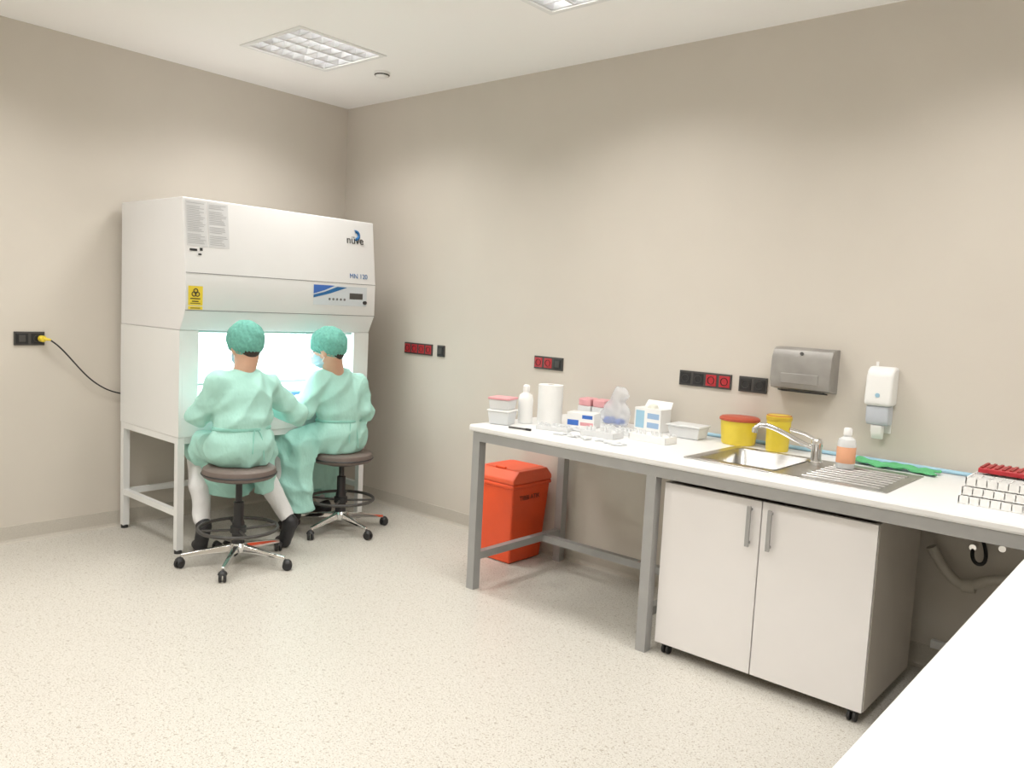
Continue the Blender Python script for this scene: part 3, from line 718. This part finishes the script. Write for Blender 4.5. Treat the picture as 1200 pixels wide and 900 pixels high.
g=G('sample_tubes',(2.75,-.5,Z)); vs=[];fs=[]
for k in range(46):
    cx=random.uniform(2.56,2.80); cy=random.uniform(-.54,-.46) if k%2 else random.uniform(-.74,-.68)
    if not k%2: cx=random.uniform(2.62,3.2)
    a=random.uniform(0,3.14); Lh=random.uniform(.012,.028); r=.006
    d=V3((math.cos(a),math.sin(a),0)); q=V3((-math.sin(a),math.cos(a),0)); b0=len(vs)
    for e in (-1,1):
        for j in range(8):
            t_=2*math.pi*j/8; vs.append(V3((cx,cy,Z+r))+d*Lh*e+q*r*math.cos(t_)+V3((0,0,r*math.sin(t_))))
    for j in range(8): fs.append((b0+j,b0+(j+1)%8,b0+8+(j+1)%8,b0+8+j))
    fs.append(tuple(range(b0,b0+8))); fs.append(tuple(range(b0+15,b0+7,-1)))
mesh('tubes',vs,fs,mat('tube_plastic_gray',(214,217,219),.35,var=.05),g)
g=G('marker_pen',(2.55,-.77,Z)); cyl('barrel',(2.49,-.78,Z+.006),(2.59,-.76,Z+.006),.005,M_dark,g,n=12); cyl('cap',(2.59,-.76,Z+.006),(2.62,-.7545,Z+.006),.006,M_inkb,g,n=12)
g=G('glove_box',(2.965,-.13,Z),-.05,world=False)
box('carton',-.085,.085,-.05,.05,0,.125,M_wp,g,.002); boxes('print',[(-.075,-.02,-.0508,-.05,.015,.11)],M_lblue,g); boxes('print_2',[(.0,.075,-.0508,-.05,.02,.05),(.0,.075,-.0508,-.05,.07,.1)],mat('print_pale_blue',(150,180,214),.6,var=.03),g)
frustum('open_flap',(-.085,.085,.046,.05,.1251),(-.08,.08,.07,.074,.16),M_wp,g); lathe('glove_tuft',[(.03,0),(.025,.015),(.01,.022),(0,.02)],(0,0,.1251),M_glove,g,n=16)
g=G('storage_box',(3.21,-.17,Z),.05,world=False)
frustum('box_body',(-.08,.08,-.055,.055,0),(-.09,.09,-.065,.065,.06),M_clearw,g,.006); box('box_lid',-.095,.095,-.07,.07,.0601,.07,M_clearw,g,.004); boxes('contents',[(-.07,.07,-.04,.04,.005,.04)],M_paper,g,.004)
bc=(3.465,-.112,Z)
g=G('sharps_container',bc)
lathe('tub',[(0,0),(.080,0),(.084,.006),(.095,.122),(0,.122)],bc,M_yel,g)
lathe('lid',[(.097,.120),(.101,.122),(.101,.132),(.092,.139),(.04,.142),(0,.142)],bc,M_redlid,g)
bc=(3.68,-.135,Z)
g=G('sharps_container',bc)
lathe('tub',[(0,0),(.052,0),(.054,.004),(.058,.155),(0,.155)],bc,M_yel,g)
lathe('lid',[(.060,.150),(.062,.153),(.062,.17),(.056,.175),(.03,.177),(0,.177)],bc,mat('yellow_lid',(214,180,46),.4,var=.03),g)
torus('lid_rim',(bc[0],bc[1],Z+.173),.056,.003,M_redlid,g)
zz=Z+.007; bc=(4.085,-.36,zz)
g=G('disinfectant_bottle',bc)
lathe('bottle',[(0,0),(.036,0),(.039,.004),(.039,.11),(.034,.128),(.016,.14),(.015,.148),(0,.148)],bc,M_clearw,g)
lathe('label',[(.0395,.025),(.0398,.026),(.0398,.095),(.0395,.096)],bc,M_orl,g)
lathe('cap',[(0,.18),(.014,.178),(.018,.172),(.018,.147),(0,.147)],bc,M_wp,g)
g=G('green_cloth',(4.2,-.1,Z))
nx,ny=40,10; vs=[];fs=[]
for i in range(nx+1):
    for j in range(ny+1):
        u,v=i/nx,j/ny; x=4.03+.37*u+.01*math.sin(9*v); y=-.165+.105*v-.02*u+.008*math.sin(11*u)
        vs.append((x,y,Z+.016+.006*math.sin(13*u+4*v)*math.sin(9*v+2)+.003*math.sin(31*u)))
for i in range(nx):
    for j in range(ny): k=i*(ny+1)+j; fs.append((k,k+ny+1,k+ny+2,k+1))
o=mesh('cloth',vs,fs,M_green,g,True); md=o.modifiers.new('s','SOLIDIFY'); md.thickness=.006
g=G('blue_hose',(4,-.02,Z)); tube('hose',[(3.24,-.012,Z+.01),(3.4,-.010,Z+.01),(3.8,-.012,Z+.01),(4.3,-.02,Z+.01),(4.55,-.04,Z+.01),(4.8,-.03,Z+.01)],.009,M_lblue,g)
g=G('microtube_rack_stack',(4.78,-.52,Z),0,world=False)
for k in range(3):
    z=k*.034
    w=.18-.008*k; d=.15-.005*k
    boxes('tray_%d'%k,[(-w,w,-d,d,z,z+.004),(-w,w,-d,-d+.004,z+.004,z+.03),(-w,w,d-.004,d,z+.004,z+.03),(-w,-w+.004,-d,d,z+.004,z+.03),(w-.004,w,-d,d,z+.004,z+.03)]+[(-w,w,-d+.04*j,-d+.04*j+.003,z+.004,z+.028) for j in range(1,7)]+[(-w+.034*j,-w+.034*j+.003,-d,d,z+.004,z+.028) for j in range(1,10)],M_wp,g)
boxes('red_rack',[(-.15,.16,-.02,.12,.104,.122)],M_red,g,.003)
boxes('red_rack_ridges',[(-.145+.024*j,-.135+.024*j,-.015,.115,.122,.127) for j in range(12)],mat('red_rack_dark',(150,26,26),.5,var=.04),g)
g=G('drain_pipe',(4.6,-.06,.5))
tube('waste_pipe',[(4.40,-.10,.58),(4.44,-.08,.50),(4.50,-.08,.44),(4.56,-.08,.43),(4.60,-.08,.47),(4.68,-.07,.50),(4.8,-.06,.50),(5.2,-.06,.50)],.022,M_pvc,g)
cyl('coupling',(4.53,-.08,.433),(4.58,-.08,.44),.029,M_pvc,g); cyl('coupling_2',(4.74,-.065,.50),(4.80,-.065,.50),.029,M_pvc,g)
tube('supply_hose',[(4.55,-.03,.60),(4.55,-.09,.56),(4.60,-.1,.52),(4.62,-.08,.58),(4.58,-.03,.64)],.008,M_black,g)
cyl('valve',(4.55,0,.60),(4.55,-.05,.60),.014,M_chrome,g); cyl('valve_2',(4.66,0,.62),(4.66,-.05,.62),.014,M_chrome,g)
g=G('wall_conduit',(4.9,-.02,.13)); box('duct',4.42,5.7,-.035,-.007,.105,.14,M_wp,g,.002)
# ---------------------------------------------------------------- world, camera, colour
w=bpy.data.worlds.new('World'); bpy.context.scene.world=w; w.use_nodes=True
w.node_tree.nodes['Background'].inputs[0].default_value=(.8,.8,.78,1); w.node_tree.nodes['Background'].inputs[1].default_value=.2
yaw,pitch,roll=2.2841,-.093,.0511
F=V3((math.cos(yaw)*math.cos(pitch),math.sin(yaw)*math.cos(pitch),math.sin(pitch)))
r0=V3((math.sin(yaw),-math.cos(yaw),0)); u0=r0.cross(F)
R=r0*math.cos(roll)+u0*math.sin(roll); U=-r0*math.sin(roll)+u0*math.cos(roll)
cam=bpy.data.cameras.new('camera'); co=bpy.data.objects.new('camera',cam); bpy.context.collection.objects.link(co)
M=Matrix(((R.x,U.x,-F.x,5.2722),(R.y,U.y,-F.y,-3.9878),(R.z,U.z,-F.z,1.5311),(0,0,0,1)))
co.matrix_world=M; cam.sensor_width=36; cam.sensor_fit='HORIZONTAL'; cam.lens=952.19*36/1200; cam.clip_start=.05
sc=bpy.context.scene; sc.camera=co
try:
    sc.view_settings.view_transform='Standard'; sc.view_settings.look='None'; sc.view_settings.exposure=0; sc.view_settings.gamma=1.08
except Exception as e: print(e)
